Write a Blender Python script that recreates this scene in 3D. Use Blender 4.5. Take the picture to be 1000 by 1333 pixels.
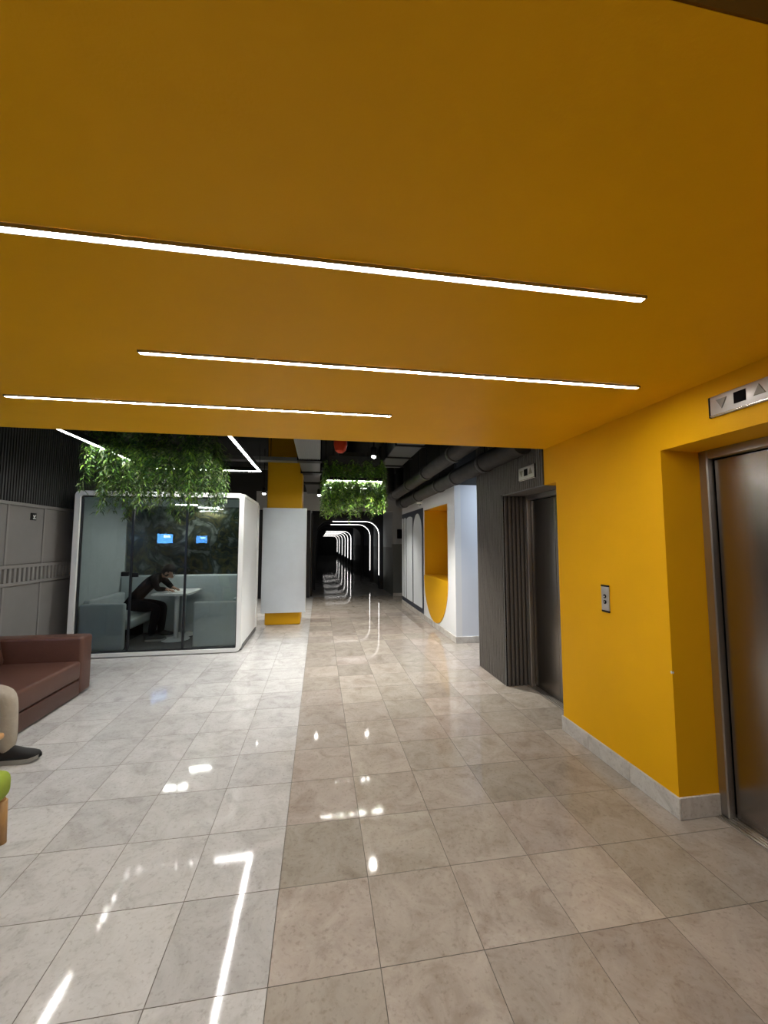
import bpy, bmesh, math, random
from mathutils import Vector, Matrix
from math import pi, sin, cos, radians as R

for o in list(bpy.data.objects): bpy.data.objects.remove(o, do_unlink=True)
scene = bpy.context.scene
col = scene.collection

# ------------------------------------------------------------------ camera
YAW, PITCH = R(9.235), R(4.386)
cd = bpy.data.cameras.new('camera'); cam = bpy.data.objects.new('camera', cd); col.objects.link(cam)
cd.sensor_fit = 'HORIZONTAL'; cd.sensor_width = 36.0; cd.lens = 36.0 * 515.0 / 1000.0
cd.clip_start = 0.02; cd.clip_end = 200
cam.location = (0, 0, 1.55)
cam.rotation_euler = (pi/2 + PITCH, 0, -YAW)
scene.camera = cam

# ------------------------------------------------------------------ world, exposure
w = bpy.data.worlds.new('world'); scene.world = w; w.use_nodes = True
w.node_tree.nodes['Background'].inputs[0].default_value = (0.55, 0.65, 0.8, 1)
w.node_tree.nodes['Background'].inputs[1].default_value = 0.03
vs = scene.view_settings
vs.view_transform = 'Standard'; vs.look = 'None'; vs.gamma = 1.0; vs.use_curve_mapping = False
vs.exposure = 1.0

# emission strengths of the lamps of the place and the added ones
E_STRIP = 45.0      # recessed strips in the orange canopy
E_LOOP  = 60.0      # suspended rectangular light loops round the plants
E_BACK  = 18.0      # added strips behind the camera, lighting the near area
E_ARCH  = 2.4       # corridor arches
E_POD   = 55.0       # slim lamps in the booth
E_PASS  = 9.0       # added lamp for the cool light in the passage
P_SPOT  = 70.0      # watt of each ceiling spot

# ------------------------------------------------------------------ materials
MATS = {}
def mat(name, color=(.5,.5,.5), rough=.5, metal=0.0, spec=.5, emit=None, estr=0.0, noise=None, bump=None, coat=0.0, var=0.0):
    """noise=(scale, amount) mottles the colour, bump=(scale,strength), var = per object value variation"""
    m = bpy.data.materials.new(name); m.use_nodes = True
    nt = m.node_tree; N = nt.nodes; L = nt.links
    b = N['Principled BSDF']
    b.inputs['Base Color'].default_value = (*color, 1); b.inputs['Roughness'].default_value = rough
    b.inputs['Metallic'].default_value = metal
    b.inputs['Specular IOR Level'].default_value = spec
    b.inputs['Coat Weight'].default_value = coat
    if emit:
        b.inputs['Emission Color'].default_value = (*emit, 1); b.inputs['Emission Strength'].default_value = estr
    src = None
    if noise:
        tc = N.new('ShaderNodeTexCoord'); nz = N.new('ShaderNodeTexNoise')
        nz.inputs['Scale'].default_value = noise[0]; nz.inputs['Detail'].default_value = 6; nz.inputs['Roughness'].default_value = .65
        L.new(tc.outputs['Object'], nz.inputs['Vector'])
        rp = N.new('ShaderNodeValToRGB')
        a = noise[1]
        rp.color_ramp.elements[0].position = .3; rp.color_ramp.elements[1].position = .7
        rp.color_ramp.elements[0].color = tuple(max(0, c*(1-a)) for c in color)+(1,)
        rp.color_ramp.elements[1].color = tuple(min(1, c*(1+a)) for c in color)+(1,)
        L.new(nz.outputs['Fac'], rp.inputs['Fac']); src = rp.outputs['Color']
    if var:
        oi = N.new('ShaderNodeObjectInfo'); hs = N.new('ShaderNodeHueSaturation')
        mr = N.new('ShaderNodeMapRange'); mr.inputs['To Min'].default_value = 1-var; mr.inputs['To Max'].default_value = 1+var
        L.new(oi.outputs['Random'], mr.inputs['Value']); L.new(mr.outputs['Result'], hs.inputs['Value'])
        if src: L.new(src, hs.inputs['Color'])
        else: hs.inputs['Color'].default_value = (*color, 1)
        src = hs.outputs['Color']
    if src: L.new(src, b.inputs['Base Color'])
    if bump:
        tc = N.new('ShaderNodeTexCoord'); nz = N.new('ShaderNodeTexNoise'); bp = N.new('ShaderNodeBump')
        nz.inputs['Scale'].default_value = bump[0]; nz.inputs['Detail'].default_value = 4
        bp.inputs['Strength'].default_value = bump[1]; bp.inputs['Distance'].default_value = .01
        L.new(tc.outputs['Object'], nz.inputs['Vector']); L.new(nz.outputs['Fac'], bp.inputs['Height'])
        L.new(bp.outputs['Normal'], b.inputs['Normal'])
    MATS[name] = m
    return m

def marble(name, c_lo, c_mid, c_hi, rough, var):
    m = bpy.data.materials.new(name); m.use_nodes = True
    nt = m.node_tree; N = nt.nodes; L = nt.links; b = N['Principled BSDF']
    tc = N.new('ShaderNodeTexCoord'); oi = N.new('ShaderNodeObjectInfo')
    sc = N.new('ShaderNodeVectorMath'); sc.operation = 'SCALE'; sc.inputs[0].default_value = (37, 91, 53)
    L.new(oi.outputs['Random'], sc.inputs['Scale'])
    ad = N.new('ShaderNodeVectorMath'); ad.operation = 'ADD'
    L.new(tc.outputs['Object'], ad.inputs[0]); L.new(sc.outputs[0], ad.inputs[1])
    n1 = N.new('ShaderNodeTexNoise'); n1.inputs['Scale'].default_value = 5.5; n1.inputs['Detail'].default_value = 10; n1.inputs['Roughness'].default_value = .7; n1.inputs['Distortion'].default_value = .8
    L.new(ad.outputs[0], n1.inputs['Vector'])
    rp = N.new('ShaderNodeValToRGB'); e = rp.color_ramp.elements
    e[0].position = .33; e[0].color = (*c_lo, 1); e[1].position = .70; e[1].color = (*c_hi, 1)
    k = rp.color_ramp.elements.new(.5); k.color = (*c_mid, 1)
    L.new(n1.outputs['Fac'], rp.inputs['Fac'])
    n2 = N.new('ShaderNodeTexNoise'); n2.inputs['Scale'].default_value = 55; n2.inputs['Detail'].default_value = 5; n2.inputs['Roughness'].default_value = .6
    L.new(ad.outputs[0], n2.inputs['Vector'])
    r2 = N.new('ShaderNodeValToRGB'); r2.color_ramp.elements[0].position = .30; r2.color_ramp.elements[0].color = (.80, .785, .77, 1)
    r2.color_ramp.elements[1].position = .46; r2.color_ramp.elements[1].color = (1, 1, 1, 1)
    L.new(n2.outputs['Fac'], r2.inputs['Fac'])
    mx = N.new('ShaderNodeMix'); mx.data_type = 'RGBA'; mx.blend_type = 'MULTIPLY'; mx.inputs[0].default_value = 1
    L.new(rp.outputs['Color'], mx.inputs[6]); L.new(r2.outputs['Color'], mx.inputs[7])
    hs = N.new('ShaderNodeHueSaturation'); mr = N.new('ShaderNodeMapRange')
    mr.inputs['To Min'].default_value = 1-var; mr.inputs['To Max'].default_value = 1+var*.7
    ml = N.new('ShaderNodeMath'); ml.operation = 'MULTIPLY'; ml.inputs[1].default_value = 7.31
    fr = N.new('ShaderNodeMath'); fr.operation = 'FRACT'
    L.new(oi.outputs['Random'], ml.inputs[0]); L.new(ml.outputs[0], fr.inputs[0])
    L.new(fr.outputs[0], mr.inputs['Value']); L.new(mr.outputs['Result'], hs.inputs['Value'])
    mh = N.new('ShaderNodeMapRange'); mh.inputs['To Min'].default_value = .485; mh.inputs['To Max'].default_value = .512
    L.new(oi.outputs['Random'], mh.inputs['Value']); L.new(mh.outputs['Result'], hs.inputs['Hue'])
    L.new(mx.outputs[2], hs.inputs['Color']); L.new(hs.outputs['Color'], b.inputs['Base Color'])
    b.inputs['Specular IOR Level'].default_value = .4
    rr = N.new('ShaderNodeMapRange'); rr.inputs['To Min'].default_value = rough*.7; rr.inputs['To Max'].default_value = rough*1.5
    L.new(n1.outputs['Fac'], rr.inputs['Value']); L.new(rr.outputs['Result'], b.inputs['Roughness'])
    MATS[name] = m; return m

def glass(name, tint, rough=0.0):
    m = bpy.data.materials.new(name); m.use_nodes = True
    nt = m.node_tree; N = nt.nodes; L = nt.links; N.remove(N['Principled BSDF'])
    t = N.new('ShaderNodeBsdfTransparent'); t.inputs[0].default_value = (*tint, 1)
    g = N.new('ShaderNodeBsdfGlossy'); g.inputs['Roughness'].default_value = rough; g.inputs[0].default_value = (.95, 1, .98, 1)
    f = N.new('ShaderNodeFresnel'); f.inputs['IOR'].default_value = 1.5
    mx = N.new('ShaderNodeMixShader')
    L.new(f.outputs[0], mx.inputs[0]); L.new(t.outputs[0], mx.inputs[1]); L.new(g.outputs[0], mx.inputs[2])
    L.new(mx.outputs[0], N['Material Output'].inputs[0])
    MATS[name] = m; return m

def brushed(name, color, rough, wave=0.0):
    m = mat(name, color, rough, 1.0)
    nt = m.node_tree; N = nt.nodes; L = nt.links; b = N['Principled BSDF']
    tc = N.new('ShaderNodeTexCoord'); n2 = N.new('ShaderNodeTexNoise'); n2.inputs['Scale'].default_value = 2.2; n2.inputs['Detail'].default_value = 0
    L.new(tc.outputs['Object'], n2.inputs['Vector'])
    bp = N.new('ShaderNodeBump'); bp.inputs['Strength'].default_value = wave; bp.inputs['Distance'].default_value = .05
    L.new(n2.outputs['Fac'], bp.inputs['Height']); L.new(bp.outputs['Normal'], b.inputs['Normal'])
    return m

def mural(name):
    """dark printed mural of loose grey and olive shapes"""
    m = bpy.data.materials.new(name); m.use_nodes = True
    nt = m.node_tree; N = nt.nodes; L = nt.links; b = N['Principled BSDF']
    tc = N.new('ShaderNodeTexCoord')
    n1 = N.new('ShaderNodeTexNoise'); n1.inputs['Scale'].default_value = 2.1; n1.inputs['Detail'].default_value = 3; n1.inputs['Distortion'].default_value = 2.5
    L.new(tc.outputs['Object'], n1.inputs['Vector'])
    r1 = N.new('ShaderNodeValToRGB'); r1.color_ramp.interpolation = 'EASE'
    e = r1.color_ramp.elements; e[0].position = .36; e[0].color = (.03, .034, .02, 1); e[1].position = .62; e[1].color = (.40, .40, .36, 1)
    k = e.new(.44); k.color = (.20, .165, .055, 1); k = e.new(.52); k.color = (.07, .078, .055, 1)
    L.new(n1.outputs['Fac'], r1.inputs['Fac'])
    n2 = N.new('ShaderNodeTexNoise'); n2.inputs['Scale'].default_value = 9; n2.inputs['Detail'].default_value = 4
    L.new(tc.outputs['Object'], n2.inputs['Vector'])
    r2 = N.new('ShaderNodeValToRGB'); r2.color_ramp.elements[0].position = .4; r2.color_ramp.elements[0].color = (.45, .45, .4, 1)
    r2.color_ramp.elements[1].position = .6
    L.new(n2.outputs['Fac'], r2.inputs['Fac'])
    mx = N.new('ShaderNodeMix'); mx.data_type = 'RGBA'; mx.blend_type = 'MULTIPLY'; mx.inputs[0].default_value = 1
    L.new(r1.outputs['Color'], mx.inputs[6]); L.new(r2.outputs['Color'], mx.inputs[7])
    L.new(mx.outputs[2], b.inputs['Base Color']); b.inputs['Roughness'].default_value = .55
    MATS[name] = m; return m

YEL = (0.80, 0.42, 0.005)
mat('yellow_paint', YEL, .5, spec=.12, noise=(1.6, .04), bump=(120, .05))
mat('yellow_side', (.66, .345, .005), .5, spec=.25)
mat('slab_edge', (.16, .075, .008), .8, spec=.1)
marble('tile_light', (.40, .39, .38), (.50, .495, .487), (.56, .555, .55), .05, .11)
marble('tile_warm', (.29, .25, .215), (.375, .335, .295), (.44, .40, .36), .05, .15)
mat('grout', (.25, .23, .205), .8, spec=.2)
marble('marble_base', (.42, .40, .37), (.55, .53, .50), (.66, .65, .62), .18, .06)
brushed('steel', (.31, .285, .262), .25, wave=.22)
mat('steel_bright', (.40, .375, .35), .32, .9)
mat('silver', (.46, .44, .42), .38, .55)
mat('chrome_edge', (.7, .69, .66), .2, 1)
mat('black', (.008, .008, .009), .5, spec=.2)
mat('display_black', (.004, .003, .004), .6, spec=.05)
mat('arrow', (.20, .185, .14), .4)
mat('slat_grey', (.115, .105, .096), .55, noise=(40, .12))
mat('slat_gap', (.03, .028, .026), .8)
mat('wall_panel', (.20, .19, .183), .55, noise=(3, .04))
mat('panel_rail', (.23, .22, .21), .5)
mat('dark_slat', (.05, .052, .053), .6)
mat('dark_back', (.02, .021, .022), .8)
mat('ceiling_dark', (.016, .018, .019), .85)
mat('duct_dark', (.045, .044, .043), .6, noise=(8, .2))
mat('duct_grey', (.13, .135, .14), .5, .3)
mat('duct_pale', (.20, .205, .21), .5)
mat('white_paint', (.74, .76, .79), .55)
mat('cool_white', (.66, .70, .78), .5)
mat('pod_white', (.78, .79, .785), .4)
mat('pod_side', (.76, .78, .79), .45)
mat('pod_felt', (.40, .455, .465), .95, bump=(260, .3), noise=(6, .05))
mat('pod_carpet', (.05, .055, .062), .95, bump=(300, .3))
mat('black_frame', (.012, .014, .018), .35)
glass('pod_glass', (.93, .965, .965))
mat('table_white', (.72, .74, .74), .35)
mural('mural_print')
mat('navy', (.022, .032, .055), .45)
mat('niche_panel', (.72, .78, .84), .45)
mat('board_white', (.64, .70, .77), .4, noise=(2.5, .05))
mat('leather', (.100, .043, .029), .40, noise=(14, .08), bump=(160, .25))
mat('leather_dark', (.075, .031, .021), .42, noise=(14, .08), bump=(160, .25))
mat('wood', (.46, .26, .10), .45, noise=(9, .18))
mat('green_fabric', (.27, .36, .035), .9, bump=(220, .3), noise=(12, .08))
mat('trousers', (.40, .355, .29), .9, noise=(18, .07), bump=(60, .25))
mat('shirt', (.09, .11, .15), .9)
mat('dark_cloth', (.006, .006, .007), .9, spec=.1)
mat('dark_jeans', (.006, .007, .009), .9, spec=.1)
mat('skin', (.30, .165, .105), .55)
mat('hair', (.008, .006, .006), .7, spec=.15)
mat('eye', (.02, .015, .012), .2)
mat('shoe_black', (.010, .010, .011), .7)
mat('shoe_sole', (.30, .30, .28), .7)
mat('leaf_a', (.085, .20, .022), .5, var=.35)
mat('leaf_b', (.19, .34, .035), .5, var=.35)
mat('leaf_c', (.022, .07, .016), .5, var=.3)
mat('leaf_pale', (.17, .20, .10), .5, var=.25)
mat('stem', (.09, .13, .04), .7)
mat('tray', (.02, .022, .02), .7)
mat('red_paint', (.50, .04, .008), .5, spec=.2)
mat('corridor_upper', (.34, .37, .40), .6)
mat('corridor_dado', (.15, .17, .175), .55)
mat('corridor_navy', (.012, .014, .022), .5)
mat('grey_dado', (.13, .14, .138), .5)
mat('header_grey', (.36, .375, .385), .6)
mat('strip_emit', (1, 1, 1), .5, emit=(1.0, .97, .91), estr=E_STRIP)
mat('loop_emit', (1, 1, 1), .5, emit=(1.0, .985, .95), estr=E_LOOP)
mat('loop_emit_small', (1, 1, 1), .5, emit=(1.0, .985, .93), estr=E_LOOP*.95)
mat('added_back_emit', (1, 1, 1), .5, emit=(1.0, .97, .93), estr=E_BACK)
mat('arch_emit', (1, 1, 1), .5, emit=(1.0, .96, .92), estr=E_ARCH)
mat('pod_emit', (1, 1, 1), .5, emit=(1.0, .97, .9), estr=E_POD)
mat('added_pass_emit', (1, 1, 1), .5, emit=(.80, .90, 1.0), estr=E_PASS)
mat('spot_emit', (1, 1, 1), .5, emit=(1.0, .97, .9), estr=40)
mat('added_screen_blue', (.02, .05, .1), .2, emit=(.10, .36, 1.0), estr=9)
mat('added_screen_white', (.3, .5, .8), .2, emit=(.5, .75, 1.0), estr=14)
mat('paper', (.75, .75, .73), .8)
mat('dome_grey', (.25, .26, .27), .2)

# ------------------------------------------------------------------ mesh helpers
class MB:
    def __init__(s): s.v = []; s.f = []; s.mi = []; s.smooth = []
    def add(s, verts, faces, mi=0, smooth=False):
        b = len(s.v); s.v += [tuple(p) for p in verts]
        for f in faces: s.f.append([b+i for i in f]); s.mi.append(mi); s.smooth.append(smooth)
        return s
    def box(s, x0, x1, y0, y1, z0, z1, mi=0):
        return s.add([(x0,y0,z0),(x1,y0,z0),(x1,y1,z0),(x0,y1,z0),(x0,y0,z1),(x1,y0,z1),(x1,y1,z1),(x0,y1,z1)],
              [(3,2,1,0),(4,5,6,7),(0,1,5,4),(1,2,6,5),(2,3,7,6),(3,0,4,7)], mi)
    def rbox(s, x0, x1, y0, y1, z0, z1, r=.01, seg=2, mi=0):
        bm = bmesh.new(); bmesh.ops.create_cube(bm, size=1)
        for v in bm.verts: v.co = Vector(((x0+x1)/2+v.co.x*(x1-x0), (y0+y1)/2+v.co.y*(y1-y0), (z0+z1)/2+v.co.z*(z1-z0)))
        r = min(r, .49*min(x1-x0, y1-y0, z1-z0))
        bmesh.ops.bevel(bm, geom=list(bm.edges), offset=r, segments=seg, affect='EDGES', profile=.5)
        return s.bm(bm, mi, seg > 1)
    def bm(s, bm, mi=0, smooth=False):
        bm.verts.index_update(); bm.verts.ensure_lookup_table()
        s.add([v.co[:] for v in bm.verts], [[v.index for v in f.verts] for f in bm.faces], mi, smooth); bm.free(); return s
    def prism(s, pts, axis, a, b, mi=0, smooth=False):
        """pts 2d polygon, extruded along axis 'x','y','z' from a to b; pts are the other two coords in order"""
        def mk(p, t):
            return {'x': (t, p[0], p[1]), 'y': (p[0], t, p[1]), 'z': (p[0], p[1], t)}[axis]
        n = len(pts); v = [mk(p, a) for p in pts]+[mk(p, b) for p in pts]
        f = [list(range(n))[::-1], list(range(n, 2*n))]
        s.add(v, f, mi)
        s.add(v, [(i, (i+1) % n, n+(i+1) % n, n+i) for i in range(n)], mi, smooth); return s
    def tube(s, path, r, n=8, mi=0, cap=True, rads=None):
        P = [Vector(p) for p in path]; rings = []
        up = None
        for i, p in enumerate(P):
            d = (P[min(i+1, len(P)-1)]-P[max(i-1, 0)]).normalized()
            if up is None:
                a = Vector((0, 0, 1)) if abs(d.z) < .9 else Vector((1, 0, 0)); up = (a-d*a.dot(d)).normalized()
            else: up = (up-d*up.dot(d)).normalized()
            sd = d.cross(up); rr = rads[i] if rads else r
            rings.append([p+(up*cos(2*pi*k/n)+sd*sin(2*pi*k/n))*rr for k in range(n)])
        v = [q for g in rings for q in g]; f = []
        for i in range(len(P)-1):
            for k in range(n): f.append((i*n+k, i*n+(k+1) % n, (i+1)*n+(k+1) % n, (i+1)*n+k))
        s.add(v, f, mi, n > 6)
        if cap: s.add(rings[0], [list(range(n))], mi); s.add(rings[-1], [list(range(n))[::-1]], mi)
        return s
    def lathe(s, prof, c=(0, 0, 0), n=24, mi=0):
        v = []; f = []
        for r, z in prof:
            for k in range(n): v.append((c[0]+r*cos(2*pi*k/n), c[1]+r*sin(2*pi*k/n), c[2]+z))
        for i in range(len(prof)-1):
            for k in range(n): f.append((i*n+k, i*n+(k+1) % n, (i+1)*n+(k+1) % n, (i+1)*n+k))
        s.add(v, f, mi, True)
        s.add(v[:n], [list(range(n))[::-1]], mi); s.add(v[-n:], [list(range(n))], mi); return s
    def ell(s, c, r, n=16, m=10, mi=0, rot=None):
        v = []; f = []
        for i in range(m+1):
            t = pi*i/m
            for k in range(n):
                p = Vector((r[0]*sin(t)*cos(2*pi*k/n), r[1]*sin(t)*sin(2*pi*k/n), r[2]*cos(t)))
                if rot: p = rot @ p
                v.append(p+Vector(c))
        for i in range(m):
            for k in range(n): f.append((i*n+k, (i+1)*n+k, (i+1)*n+(k+1) % n, i*n+(k+1) % n))
        return s.add(v, f, mi, True)
    def mesh(s, name, mats, origin=(0, 0, 0)):
        me = bpy.data.meshes.new(name); o = origin
        me.from_pydata([(p[0]-o[0], p[1]-o[1], p[2]-o[2]) for p in s.v], [], s.f)
        if isinstance(mats, str): mats = [mats]
        for m in mats: me.materials.append(MATS[m])
        me.polygons.foreach_set('material_index', s.mi); me.polygons.foreach_set('use_smooth', s.smooth)
        bm = bmesh.new(); bm.from_mesh(me); bmesh.ops.remove_doubles(bm, verts=bm.verts, dist=1e-5)
        bmesh.ops.recalc_face_normals(bm, faces=bm.faces); bm.to_mesh(me); bm.free()
        me.update(); return me
    def obj(s, name, mats, parent=None, **kw):
        o = bpy.data.objects.new(name, s.mesh(name, mats, wloc(parent))); col.objects.link(o); o.parent = parent
        return tag(o, **kw)

def wloc(p):
    t = Vector((0, 0, 0))
    while p is not None: t = t+Vector(p.location); p = p.parent
    return t
def tag(o, label=None, cat=None, group=None, kind=None):
    if label: o['label'] = label
    if cat: o['category'] = cat
    if group: o['group'] = group
    if kind: o['kind'] = kind
    return o
def thing(name, loc, label, cat, group=None, kind=None):
    o = bpy.data.objects.new(name, None); col.objects.link(o); o.location = loc; o.empty_display_size = .1
    return tag(o, label, cat, group, kind)
def inst(name, me, parent, loc, rz=0, **kw):
    o = bpy.data.objects.new(name, me); col.objects.link(o); o.parent = parent
    o.location = Vector(loc)-wloc(parent); o.rotation_euler = (0, 0, rz); return tag(o, **kw)
S = 'structure'

# ================================================================== STRUCTURE
ZC, ZCAN = 3.6, 2.40         # open ceiling, orange canopy
XW, XR, XN, XL = 2.02, 2.30, 2.10, -3.55   # lift wall face, lift door plane, niche wall, left wall
# ---- floor
T = .40; GX = -.16; GY = 1.55-.40*9
floor = MB().box(-3.8, 5.2, -4.2, 52, -.12, -.012).obj('floor', 'grout', label='polished marble tile floor in light grey and warm beige', cat='floor', kind=S)
tm = {}
for key in ('tile_light', 'tile_warm'):
    g = .0010; b = .0006; h = T/2-g
    m = MB(); v = [(-h,-h,-.012),(h,-h,-.012),(h,h,-.012),(-h,h,-.012),(-h,-h,-b*.5),(h,-h,-b*.5),(h,h,-b*.5),(-h,h,-b*.5),
                   (-h+b,-h+b,0),(h-b,-h+b,0),(h-b,h-b,0),(-h+b,h-b,0)]
    m.add(v, [(0,1,5,4),(1,2,6,5),(2,3,7,6),(3,0,4,7),(4,5,9,8),(5,6,10,9),(6,7,11,10),(7,4,8,11)], 1); m.add(v, [(8,9,10,11)])
    tm[key] = m.mesh('floor_tile', [key, 'grout'])
cand = []; rest = {'tile_light': [], 'tile_warm': []}
for i in range(-9, 13):
    for j in range(0, 130):
        x = GX+T*(i+.5); y = GY+T*(j+.5)
        if x < -3.55 or x > 4.9 or y > 50: continue
        if x > 2.5 and not (4.8 < y < 6.1 or 10 < y < 11.4): continue
        if y > 11.8 and not (-.5 < x < 2.3): continue
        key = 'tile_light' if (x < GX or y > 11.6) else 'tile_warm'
        vis = y > 1.2 and -.74*y-.2 < x < 2.5 and y < 9
        (cand if vis else rest[key]).append((y, x, key)) if vis else rest[key].append((x, y))
cand.sort()
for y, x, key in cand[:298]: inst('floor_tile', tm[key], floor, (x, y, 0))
for y, x, key in cand[298:]: rest[key].append((x, y))
for key in rest:
    m = MB(); h = T/2-.0010
    for x, y in rest[key]:
        m.add([(x-h,y-h,0),(x+h,y-h,0),(x+h,y+h,0),(x-h,y+h,0),(x-h,y-h,-.012),(x+h,y-h,-.012),(x+h,y+h,-.012),(x-h,y+h,-.012)],
              [(0,1,2,3)]); m.add(m.v[-8:], [(4,5,1,0),(5,6,2,1),(6,7,3,2),(7,4,0,3)], 1)
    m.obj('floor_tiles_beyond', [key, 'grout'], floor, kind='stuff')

# ---- ceiling and outer shell
MB().box(-3.8, 5.2, -4.2, 11.6, ZC, ZC+.1).obj('ceiling', 'ceiling_dark', label='open black painted ceiling above the hung canopy', cat='ceiling', kind=S)
MB().box(-3.8, 5.2, -4.3, -4.1, -.1, ZC).obj('wall_behind', 'wall_panel', label='grey wall behind the viewer', cat='wall', kind=S)

# ---- orange canopy with slots
CY0, CY1 = .48, 3.28
canopy = MB()
canopy.box(XL, XW+.02, CY0, CY1, ZCAN, ZCAN+.045)
can = canopy.obj('trim_1', ['yellow_paint'], label='wide orange yellow canopy hung below the dark ceiling', cat='canopy', kind=S)
MB().box(XL, XW, CY0-.004, CY0, ZCAN+.002, ZCAN+.045).obj('edge_strip', 'slab_edge', can)
def strip_light(x0, x1, y, label):
    t = thing('ceiling_strip_light', ((x0+x1)/2, y, ZCAN-.012), label, 'strip light', 'strip lights in the orange canopy')
    MB().box(x0, x1, y-.010, y+.010, ZCAN-.010, ZCAN-.0005).obj('diffuser', 'strip_emit', t)
    m = MB(); m.box(x0-.004, x1+.004, y-.014, y-.0105, ZCAN-.011, ZCAN-.0003); m.box(x0-.004, x1+.004, y+.0105, y+.014, ZCAN-.011, ZCAN-.0003)
    for xe in (x0-.006, x1+.0005): m.box(xe, xe+.0055, y-.014, y+.014, ZCAN-.011, ZCAN-.0003)
    m.obj('trim_profile', 'steel_bright', t)
strip_light(-1.36, 1.10, 1.155, 'long bright strip light in the orange canopy, the nearest and widest one')
strip_light(-.80, 1.705, 1.855, 'middle bright strip light in the orange canopy, reaching furthest right')
strip_light(-1.80, .458, 2.55, 'thin bright strip light nearest the far edge of the orange canopy')

# ---- right wall with the two lift openings
wr = thing('wall_right', (XW, 0, 0), 'orange yellow wall holding the two lift doorways', 'wall', kind=S)
O1a, O1b, O2a, O2b, HO1, HO2 = 1.03, 2.05, 3.12, 4.14, 2.10, 2.07
MB().box(XW, XR+.5, O1b, O2a, 0, ZCAN+.02).obj('wall_pier', 'yellow_paint', wr)
MB().box(XW, XR+.5, O1a, O1b, HO1, ZCAN+.02).obj('lintel', 'yellow_paint', wr)
MB().box(XW, XR+.5, -4.2, O1a, 0, ZCAN+.02).obj('wall_near', 'yellow_paint', wr)
MB().box(XW, XR+.5, O2a, 3.30, HO2, ZCAN+.02).obj('lintel', 'yellow_paint', wr)
MB().box(XW, XR+.5, -4.2, 3.30, ZCAN+.02, ZC).obj('wall_upper', 'dark_back', wr)
MB().box(XR+.5, XR+.7, -4.2, 4.87, 0, ZC).obj('shaft_back', 'dark_back', wr)
MB().ell((XW+.006, O1b+.006, .80), (.010, .008, .012), 8, 6).obj('paint_chip', 'paper', wr)

# slat clad wall round the second lift
ws = thing('wall_slatted', (XW, 4.5, 0), 'dark grey ribbed wall around the far lift doorway', 'wall', kind=S)
ZS = 2.95
MB().box(XW+.012, XR+.5, O2b, 4.87, 0, ZS).obj('wall_pier', 'slat_gap', ws)
MB().box(XW+.012, XR+.5, 3.30, O2b, HO2, ZS).obj('lintel', 'slat_gap', ws)
MB().box(XW-.002, XW+.012, 3.30, O2b+.006, HO2-.004, HO2+.006).obj('edge_trim', 'duct_grey', ws)
m = MB(); y = 3.315
while y < 4.865:
    m.box(XW-.008, XW+.014, y, y+.024, (HO2+.006 if y < O2b+.002 else 0.0), ZS); y += .039
m.obj('slat', 'slat_grey', ws, kind='stuff', label='narrow dark grey vertical ribs')
MB().box(XW+.014, XR-.001, 3.30, O2b, HO2-.004, HO2+.002).obj('soffit_board', 'slat_grey', ws)
MB().box(XW-.010, XW+.010, O2b-.004, O2b+.006, 0, HO2-.004).obj('corner_trim', 'duct_pale', ws)
for k in range(6):   # wide flutes in the reveal
    x = XW+.012+k*.047
    MB().rbox(x, x+.030, O2b-.022, O2b+.004, 0, HO2-.004, .006, 2).obj('reveal_slat', 'slat_grey', ws)
MB().box(XW+.0, XR, O2b-.004, O2b+.004, 0, HO2-.004).obj('reveal_back', 'slat_gap', ws)
MB().box(XW, XR+.5, 3.30, 4.87, ZS, ZC).obj('wall_upper', 'dark_back', ws)

# lift doors
def lift(name, ya, yb, h, label, yellowside):
    t = thing(name, (XR, (ya+yb)/2, 0), label, 'lift door', kind=S)
    fw = .055
    m = MB(); m.rbox(XR-.02, XR+.03, yb-fw, yb, 0, h, .006, 1); m.obj('jamb', 'steel_bright', t)
    m = MB(); m.rbox(XR-.02, XR+.03, ya, ya+fw, 0, h, .006, 1); m.obj('jamb', 'steel_bright', t)
    MB().rbox(XR-.02, XR+.03, ya+fw, yb-fw, h-fw, h, .006, 1).obj('header', 'steel_bright', t)
    MB().box(XR+.06, XR+.10, ya, yb, 0, h).obj('dark_gap', 'black', t)
    ym = (ya+yb)/2
    for a, b in ((ya+fw+.008, ym-.002), (ym+.002, yb-fw-.008)):
        MB().rbox(XR+.022, XR+.05, a, b, .006, h-fw-.006, .003, 1).obj('door_panel', 'steel', t)
    s = MB().box(XR-.05, XR+.06, ya+.01, yb-.01, 0, .006).obj('sill', 'steel_bright', t)
    for k in range(4): MB().box(XR-.042+k*.022, XR-.034+k*.022, ya+.012, yb-.012, .006, .011).obj('sill_rib', 'chrome_edge', s)
lift('door_1', O1a, O1b, HO1, 'brushed steel lift door at the right edge, nearest the viewer', True)
lift('door_2', O2a, O2b, HO2, 'brushed steel lift door further back beside the ribbed wall', False)

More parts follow.
